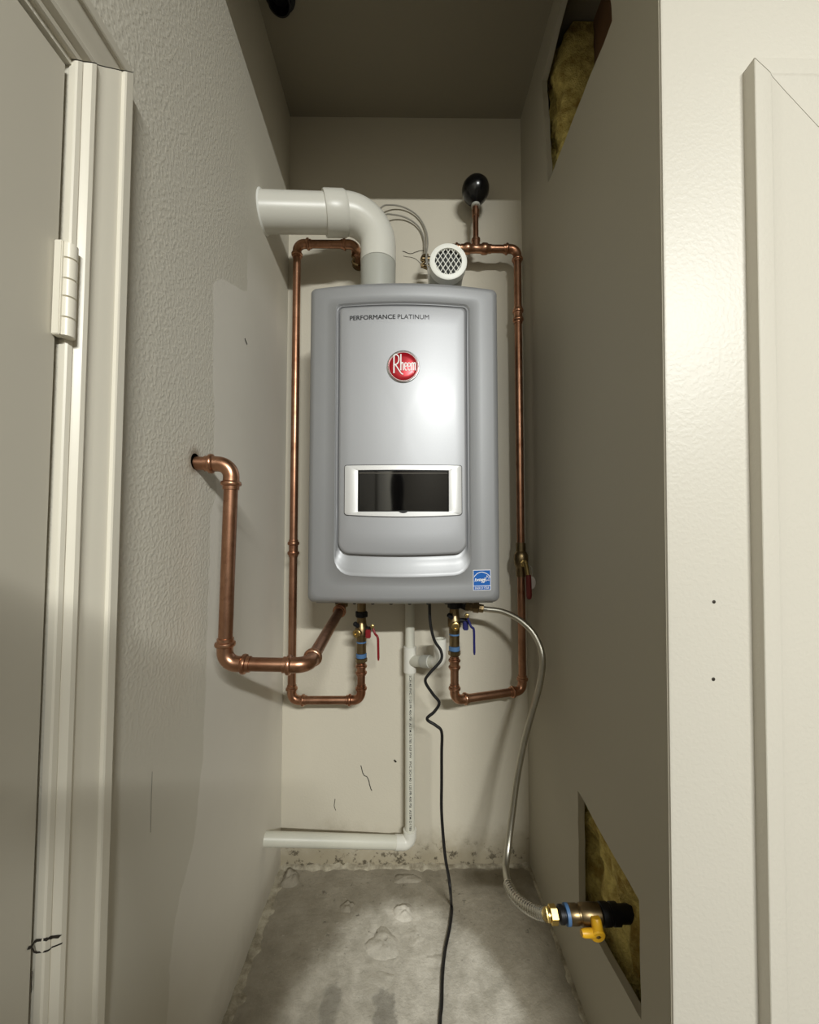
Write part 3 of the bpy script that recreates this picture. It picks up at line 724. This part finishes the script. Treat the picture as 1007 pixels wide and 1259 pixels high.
MB().tube(spline([vc + Vector((.012, -.022, -.01)), vc + Vector((.020, -.030, -.022)), vc + Vector((.020, -.031, -.042))], 5), .0009, 6).build('tag_wire', M_WIRE, bv)

# isolation valves under the heater
def iso_valve(c, name_lab, colmat, lever, hub_dx, port_dir):
    "c: point on the pipe axis at the height of the valve ball"
    v = thing('isolation_valve', name_lab, 'valve', c)
    c = Vector(c)
    MB().lathe(c, (0, 0, 1), [(-.028, .0125), (-.026, .0135), (-.012, .0138), (-.010, .0165), (.010, .0165), (.014, .0135), (.030, .0120), (.036, .0115)], 24).build('valve_body', M_BRONZE, v)
    MB().lathe(c + Vector((0, 0, .034)), (0, 0, 1), [(0, .013), (.002, .017), (.014, .017), (.016, .0135)], 6).build('union_nut', M_IRON, v, smooth=False)
    MB().lathe(c + Vector((0, 0, .048)), (0, 0, 1), [(0, .0115), (HZ0 - .0085 - c.z - .048, .0115)], 20).build('nipple', M_BRONZE, v)
    pd = Vector(port_dir).normalized()
    MB().lathe(c + Vector((0, 0, -.004)), pd, [(.008, .0085), (.020, .0085), (.021, .0105), (.029, .0105), (.030, .009), (.030, .005), (.026, .0045)], 20).build('drain_port', M_BRASS, v)
    MB().lathe(c + Vector((-.008, -.012, .014)), (-.6, -.4, .6), [(0, .006), (.012, .006), (.014, .004)], 12).build('relief_plug', M_IRON, v)
    MB().lathe(c + Vector((0, 0, -.032)), (0, 0, 1), [(0, .0118), (.0005, .0132), (.004, .0132), (.0045, .0118)], 20).build('thread_seal', M_TAPE, v)
    MB().lathe(c + Vector((0, 0, -.058)), (0, 0, 1), [(0, .0128), (.027, .0128)], 20).build('tailpiece', M_BRONZE, v)
    MB().lathe(c + Vector((0, 0, -.070)), (0, 0, 1), [(0, .0128), (.001, .0140), (.010, .0140), (.011, .0128)], 20).build('thread_seal', M_TAPE, v)
    MB().lathe(c + Vector((0, 0, -.082)), (0, 0, 1), [(0, .0125), (.002, .0155), (.011, .0155), (.013, .0125)], 8).build('union_nut', M_BRONZE, v, smooth=False)
    hx = c + Vector((hub_dx, -.012, .0))
    MB().tube([c + Vector((.008, -.004, .006)), hx + Vector((.004, .002, .006))], .006, 12).build('stem', M_IRON, v)
    MB().box(hx.x - .0065, hx.x + .0065, hx.y - .007, hx.y + .007, hx.z - .016, hx.z + .006, .002).build('handle_hub', colmat, v)
    lw = MB(); P = spline([Vector(p) for p in lever], 5); lw.tube(P, [.0026] * 3 + [.0030] * (len(P) - 4) + [.002], 8)
    k = lw.build('lever', colmat, v)
    MB().lathe(Vector(lever[0]) + Vector((0, .004, 0)), (0, -1, 0), [(0, .0055), (.008, .0055), (.009, .003)], 6).build('lever_nut', M_BRASS, v, smooth=False)
    return v
zL = at(444, 775, YLp).z
iso_valve((l3.x, YLp, zL), 'brass isolation valve with red lever under the heater', M_RED, [at(458, 770, 1.01), at(461, 779, 1.005), at(464.5, 784, 1.0), at(465, 796, 1.0), at(465.3, 812, 1.0)], .019, (-.35, -1, .1))
zR = at(559, 765, YV).z
iso_valve((r3.x, YV, zR), 'brass isolation valve with blue lever under the heater', M_BLUE, [at(574, 757, .965), at(579, 770, .96), at(582.5, 774, .958), at(583, 790, .957), at(583.3, 805, .957)], .0265, (0, -1, 0))

# ================================================================ exhaust vent
vy = .980; vb = at(465, 352, vy); vx = vb.x
ve = thing('exhaust_vent', 'white plastic exhaust pipe bending from heater top into the left wall', 'vent pipe', (vx, vy, HZ1))
RV = .0440
MB().lathe((vx, vy, HZ1 + .0003), (0, 0, 1), [(0, .049), (.003, .049), (.005, .045), (.018, .0430), (.020, .0430)], 36).build('flange', M_PVC, ve)
zc = at(465, 311, .938).z - HZ1 - .014
MB().lathe((vx, vy, HZ1 + .014), (0, 0, 1), [(0, .0415), (.001, .0440), (zc - .001, .0452), (zc, .0430)], 36).build('collar', M_GREYP, ve)
zW = at(323, 261, .915).z; zH = at(416, 259, .947).z; xH = at(416, 259, .947).x
wallp = Vector((XL, .915, zW)); cor = Vector((vx, vy, zH + (zH - zW) * (vx - xH) / (xH - XL)))
d1 = Vector((0, 0, 1)); d2 = (wallp - cor).normalized()
arc, tl = fit_path(cor, d1, d2, .074, 14)
e0 = Vector((vx, vy, HZ1 + .014 + zc))
pts = [e0, arc[0]] + arc[1:]
MB().tube(pts, [.0455, .0455] + [.0455 + .0015 * min(1, i / 6) for i in range(len(arc) - 1)], 36, start=Vector((0, -1, 0))).build('elbow', M_PVC, ve, ang=50)
hub0 = arc[-1] - d2 * .002; hub1 = hub0 + d2 * .052
MB().lathe(hub0, d2, [(-.004, .0470), (.0, .0495), (.003, .0508), (.049, .0508), (.052, .0495), (.052, .0440)], 36).build('hub', M_PVC, ve)
MB().lathe(hub0 + d2 * .03, d2, [(0, RV), ((wallp - hub0).length - .03 + .02, RV)], 36).build('pipe', M_PVC, ve)
ring = MB(); pr = []
for k in range(36):
    a = 2 * math.pi * k / 36; pr.append((math.cos(a), math.sin(a)))
ring.loft([[(XL + .0002, wallp.y + c_ * (RV + .004), wallp.z + s_ * (RV + .004)) for c_, s_ in pr], [(XL + .004, wallp.y + c_ * (RV + .001), wallp.z + s_ * (RV + .001)) for c_, s_ in pr], [(XL + .004, wallp.y + c_ * RV * .98, wallp.z + s_ * RV * .98) for c_, s_ in pr]]).build('caulk_ring', M_CAPW, ve)

# air intake elbow facing the room
iy = .962; ix = at(546, 345, iy).x; fz = at(546, 321, .862).z; fx = at(546, 321, .862).x
ai = thing('air_intake', 'short white air intake elbow with round mesh cap on heater top', 'vent', (ix, iy, HZ1))
MB().lathe((ix, iy, HZ1 + .0003), (0, 0, 1), [(0, .046), (.004, .046), (.006, .042), (.012, .0405)], 32).build('flange', M_GREYP, ai)
RI = .0405
arc, tl = fit_path(Vector((ix, iy, fz)), Vector((0, 0, 1)), Vector((0, -1, 0)), .052, 12)
MB().tube([Vector((ix, iy, HZ1 + .006))] + arc + [Vector((ix, .874, fz))], RI, 32, start=Vector((1, 0, 0))).build('elbow', M_GREYP, ai, ang=50)  # white elbow coloured grey, its shade put into the colour
MB().lathe((ix, .885, fz), (0, -1, 0), [(0, RI), (0, .0428), (.018, .0432), (.022, .0425), (.0235, .040), (.0235, .0310), (.019, .0305)], 40, False, False).build('cap_ring', M_CAPW, ai)
MB().lathe((ix, .872, fz), (0, -1, 0), [(0, .001), (0, .0312)], 32, False, False).build('dark_throat', M_DARKIN, ai)
sc = MB(); Rm = .0312
for sgn in (1, -1):
    dx, dz = math.cos(math.radians(57)), sgn * math.sin(math.radians(57)); nx_, nz_ = -dz, dx
    for k in range(-4, 5):
        o_ = (k + .25) * .0100
        if abs(o_) >= Rm: continue
        hl = math.sqrt(Rm ** 2 - o_ ** 2)
        p = Vector((ix + nx_ * o_, .8655, fz + nz_ * o_)); d = Vector((dx, 0, dz))
        sc.tube([p - d * hl, p + d * hl], .0010, 6)
sc.build('mesh_screen', M_CAPW, ai)

# two thin grey control cables looping behind the vents
for i, (lab, pp) in enumerate((('upper grey cable arching from the exhaust elbow to the air intake', [(468, 256, 1.08), (480, 252, 1.098), (497, 255, 1.106), (513, 265, 1.108), (523, 281, 1.106), (526, 298, 1.09), (524, 318, 1.03)]),
                              ('lower grey cable arching from the exhaust elbow to the air intake', [(472, 265, 1.08), (484, 264, 1.098), (500, 268, 1.106), (514, 278, 1.108), (521, 292, 1.106), (523, 305, 1.09), (526, 322, 1.03)]))):
    P = [at(*q) for q in pp]
    P = [Vector((vx - .012 + i * .014, vy + .06, HZ1 + .001)), Vector((vx - .012 + i * .014, vy + .06, HZ1 + .10)), at(452 + 4 * i, 282, vy + .06)] + P
    P += [at(527 + 5 * i, 338, 1.03 + .03 * i), Vector((at(529 + 7 * i, 350, 1.03 + .03 * i).x, 1.03 + .03 * i, HZ1 + .001))]
    o = MB().tube(spline(P, 7), .0022, 8).build('control_cable', M_WIRE); o['label'] = lab; o['category'] = 'cable'; o['group'] = 'grey control cables'

# ================================================================ condensate drain
py_ = 1.082; dx0 = at(504, 900, py_).x
pd_ = thing('drain_pipe', 'thin white plastic drain pipe dropping from heater and turning to the left wall', 'pipe', (dx0, py_, 0.08))
rd = .0132
ez = at(499, 1036, py_).z
MB().tube([(dx0, py_, HZ0 - .012), (dx0, py_, ez)], rd, 20).build('pipe', M_PVC2, pd_)
tz = at(504, 810, py_).z
MB().lathe((dx0, py_, tz), (0, 0, 1), [(-.036, rd), (-.035, .0172), (.033, .0172), (.034, rd)], 24).build('tee', M_PVC, pd_)
arm0 = Vector((dx0 + .004, py_ - .002, tz - .005)); armc = at(541, 814, 1.0); 
MB().tube([arm0, arm0.lerp(armc, .95)], .0148, 20).build('branch_pipe', M_PVC2, pd_)
da = (armc - arm0).normalized()
MB().lathe(arm0.lerp(armc, .42), da, [(0, .0148), (.001, .0168), (.030, .0168), (.031, .0148)], 22).build('branch_hub', M_GREYP, pd_)
arc, tl = fit_path(armc, da, Vector((0, 0, 1)), .020, 8)
topz = at(540, 785, 1.0).z
MB().tube(arc + [Vector((armc.x, armc.y, topz))] , .0158, 22, False).build('trap_elbow', M_PVC, pd_)
MB().lathe((armc.x, armc.y, topz), (0, 0, -1), [(0, .0158), (0, .0125), (.025, .0122)], 22, False, True).build('trap_mouth', M_PVC2, pd_)
wdr = Vector((XL - .01, 1.035, at(325, 1034, .985).z)); rdh = .0175
wdr = Vector((XL - .01, .992, at(325, 1034, .985).z)); ec = Vector((dx0, py_, ez))
dh = (wdr - ec).normalized()
MB().tube([ec + dh * .01, wdr], rdh * .93, 22).build('pipe', M_PVC2, pd_)
arc, tl = fit_path(ec, Vector((0, 0, -1)), dh, .016, 8)
MB().tube([ec + Vector((0, 0, .034)), arc[0]] + arc + [ec + dh * .042], .0178, 22).build('elbow', M_PVC, pd_, ang=50)
# printed line down the pipe
vs, fs = text_mesh('SCH 40 PVC 1120 PR 450 PSI  ASTM D1785 NSF PW   PVC SCH 40 1120 PR 450 PSI  ASTM D1785', 1.0, .01)
xa = min(v.x for v in vs); xb = max(v.x for v in vs); zt_ = tz - .040; zb_ = ez + .040
tm = MB(); rr_ = rd + .0004
for v in vs: pass
tm.add([Vector((dx0 + rr_ * math.sin(.10 + (v.y - .35) * .0085 / rr_), py_ - rr_ * math.cos(.10 + (v.y - .35) * .0085 / rr_), zt_ + (zb_ - zt_) * (v.x - xa) / (xb - xa))) for v in vs], fs)
tm.build('printing', M_INK, pd_, smooth=False)

# ================================================================ power cord
cp_ = [(528, 742, .955), (529, 765, .955), (534, 787, .955), (542, 800, .955), (542, 812, .952), (528, 828, .95), (523, 838, .95), (532, 853, .95), (540, 864, .95), (534, 875, .95), (525, 884, .95), (536, 892, .95), (543, 900, .95), (543, 925, .95), (543, 960, .95), (543, 1000, .95), (547, 1050, .945), (552, 1080, .945), (554, 1098, .942)]
P = [at(*q) for q in cp_]; P[0].z = HZ0 - .0085
fl_pts = [(555, 1112), (555.5, 1119), (553, 1140), (547, 1170), (544, 1200), (543, 1235), (541, 1270)]
for px, py in fl_pts:
    d = FW + RT * ((px - 503.5) / F) - UP * ((py - 629.5) / F); k = (.0036 - CAMZ) / d.z; P.append(C0 + d * k)
P += [Vector((.055, .60, .0036)), Vector((.05, .545, .0036)), Vector((.05, .52, -.02)), Vector((.05, .518, -.3)), Vector((.05, .515, -.55))]
o = MB().tube(spline(P, 7), .0036, 10).build('power_cord', M_CORD); o['label'] = 'thin black power cord hanging in kinks from heater to floor'; o['category'] = 'cord'

# ================================================================ gas hose and shutoff
gy = .693; gz = at(720, 1124, gy).z
hs = thing('gas_hose', 'flexible grey metal gas hose curving from heater to the low valve', 'hose', at(640, 1100, .8))
hp = [(584, 747, 1.0), (598, 749, .995), (618, 752, .985), (640, 763, .965), (658, 782, .945), (667, 808, .925), (664, 840, .925), (655, 873, .93), (645, 910, .935), (636, 955, .93), (630, 1000, .92), (625, 1040, .90), (622, 1068, .87), (625, 1088, .83)]
P = spline([at(*q) for q in hp], 8)
MB().tube(P, .0072, 14).build('hose', M_HOSE, hs)
e_pts = [at(625, 1088, .83), at(633, 1102, .79), at(646, 1114, .745), at(660, 1121.5, .712), Vector((at(672, 1124, gy).x, gy, gz))]
Q = spline(e_pts, 30); MB().tube(Q, [.0084 + (.0020 if (i % 6) < 3 else -.0010) for i in range(len(Q))], 14).build('ribbed_sleeve', M_RIB, hs, ang=80)
f0 = P[0]; fd = (P[0] - P[6]).normalized()
MB().lathe(f0, fd, [(-.022, .0075), (-.021, .0105), (-.010, .0112), (-.009, .0135), (.004, .0135), (.005, .011), (.014, .011), (.015, .0128), (.024, .0128)], 8).build('end_nut', M_BRONZE, hs)
el = f0 + fd * .022
MB().tube([el, el + Vector((-.010, 0, .002)), Vector((el.x - .013, el.y, HZ0 - .0085))], .0115, 16).build('gas_inlet', M_IRON, hs)
nx0 = at(674, 1124, gy).x; GX = lambda px: at(px, 1124, gy).x
MB().lathe((GX(672), gy, gz), (1, 0, 0), [(0, .0092), (.001, .0105), (.004, .0108)], 18).build('ferrule', M_NUT, hs)
MB().lathe((GX(675.5), gy, gz), (1, 0, 0), [(0, .0105), (.0012, .0135), (.0118, .0135), (.013, .0105)], 6).build('flare_nut', M_NUT, hs, smooth=False, label='shiny brass flare nut')
gv = thing('gas_valve', 'gas shutoff valve with yellow handle in the torn low wall opening', 'valve', (GX(720), gy, gz))
MB().lathe((GX(685), gy, gz), (1, 0, 0), [(0, .008), (.002, .010), (.004, .0130), (.010, .0130), (.011, .0112), (.016, .0112)], 20).build('adapter', M_IRON, gv)
MB().lathe((GX(694.5), gy, gz), (1, 0, 0), [(0, .0115), (.0006, .0150), (.0062, .0150), (.0068, .0120)], 24).build('thread_seal', M_TAPE, gv)
MB().lathe((GX(698), gy, gz), (1, 0, 0), [(0, .0130), (.002, .0145), (.016, .0145), (.017, .0136), (.020, .0136), (.022, .0152), (.040, .0156), (.054, .0152), (.056, .0132)], 28).build('valve_body', M_BRONZE, gv)
MB().lathe((GX(738), gy, gz), (1, 0, 0), [(0, .0140), (.001, .0162), (.014, .0162), (.015, .0148), (.018, .0148), (.0185, .0160), (.030, .0160), (.031, .0132), (.075, .0130)], 26).build('iron_pipe', M_IRON, gv)
hc = Vector((GX(727), gy - .019, gz - .012))
MB().lathe(hc + Vector((0, .016, .008)), (0, -1, -.35), [(0, .008), (.012, .008)], 14).build('stem', M_BRONZE, gv)
hd = MB(); fa = Vector((0, -1, -.25)).normalized()
hd.lathe(hc, fa, [(-.003, .0085), (-.002, .0118), (.005, .0118), (.0065, .010), (.0065, .0042), (.004, .004)], 24)
hd.add([], [])
hnd = hd.build('handle', M_YEL, gv)
bl = MB(); c_ = hc + Vector((-.002, -.001, .002))
def lobe(a, b, r0_, r1_): bl.tube([a, a.lerp(b, .15), a.lerp(b, .8), b], [r0_ * .9, r0_, r1_, r1_ * .8], 14)
lobe(hc + Vector((-.006, -.001, .001)), hc + Vector((-.027, -.003, .003)), .0068, .0062)
lobe(hc + Vector((.001, 0, .006)), hc + Vector((.0, .004, .022)), .009, .0085)
bl.build('handle_wing', M_YEL, gv)
MB().lathe(hc + fa * .003, fa, [(0, .0038), (.003, .0038), (.0042, .002)], 6).build('handle_screw', M_BRASS, gv, smooth=False)

# ================================================================ the photographer, standing in the room behind the camera
def photographer():
    J = [(-.02, -.36, .27), (-.02, -.355, .48), (-.02, -.35, .66), (-.02, -.345, .80), (-.02, -.32, .92), (-.02, -.30, .985), (-.02, -.285, 1.06), (-.02, -.285, 1.15),
         (-.19, -.34, .79), (-.26, -.22, .62), (-.09, -.085, .84), (-.055, -.075, .90),
         (.15, -.34, .79), (.22, -.22, .62), (.055, -.085, .84), (.02, -.075, .90),
         (-.11, -.37, .18), (-.12, -.35, -.18), (-.12, -.38, -.56), (-.125, -.26, -.60),
         (.07, -.37, .18), (.08, -.35, -.18), (.08, -.38, -.56), (.085, -.26, -.60)]
    E = [(0, 1), (1, 2), (2, 3), (3, 4), (4, 5), (5, 6), (6, 7), (3, 8), (8, 9), (9, 10), (10, 11), (3, 12), (12, 13), (13, 14), (14, 15), (0, 16), (16, 17), (17, 18), (18, 19), (0, 20), (20, 21), (21, 22), (22, 23)]
    W = [(.15, .11), (.14, .10), (.16, .11), (.13, .09), (.06, .06), (.065, .07), (.085, .10), (.07, .085), (.062, .062), (.046, .046), (.03, .03), (.034, .02), (.062, .062), (.046, .046), (.03, .03), (.034, .02),
         (.085, .09), (.06, .065), (.042, .045), (.035, .03), (.085, .09), (.06, .065), (.042, .045), (.035, .03)]
    J = [(max(x - .06, -.262), y, z + (.07 if z > .75 else 0)) for x, y, z in J]
    me = bpy.data.meshes.new('person'); me.from_pydata(J, E, []); o = bpy.data.objects.new('person', me); COL.objects.link(o)
    bm = bmesh.new(); bm.from_mesh(me); sk = bm.verts.layers.skin.verify(); bm.verts.ensure_lookup_table()
    for i, v in enumerate(bm.verts): v[sk].radius = W[i]; v[sk].use_root = i == 0
    bm.to_mesh(me); bm.free()
    o.modifiers.new('skin', 'SKIN')
    o.modifiers.new('sub', 'SUBSURF').levels = 2
    me2 = bpy.data.meshes.new_from_object(o.evaluated_get(bpy.context.evaluated_depsgraph_get()))
    o.modifiers.clear(); o.data = me2; me2.materials.clear(); me2.materials.append(mat('dark_clothes', (52, 54, 60), .9, 0, .1))
    for f in me2.polygons: f.use_smooth = True
    o['label'] = 'person in dark clothes holding up both hands before the closet'; o['category'] = 'person'
photographer()
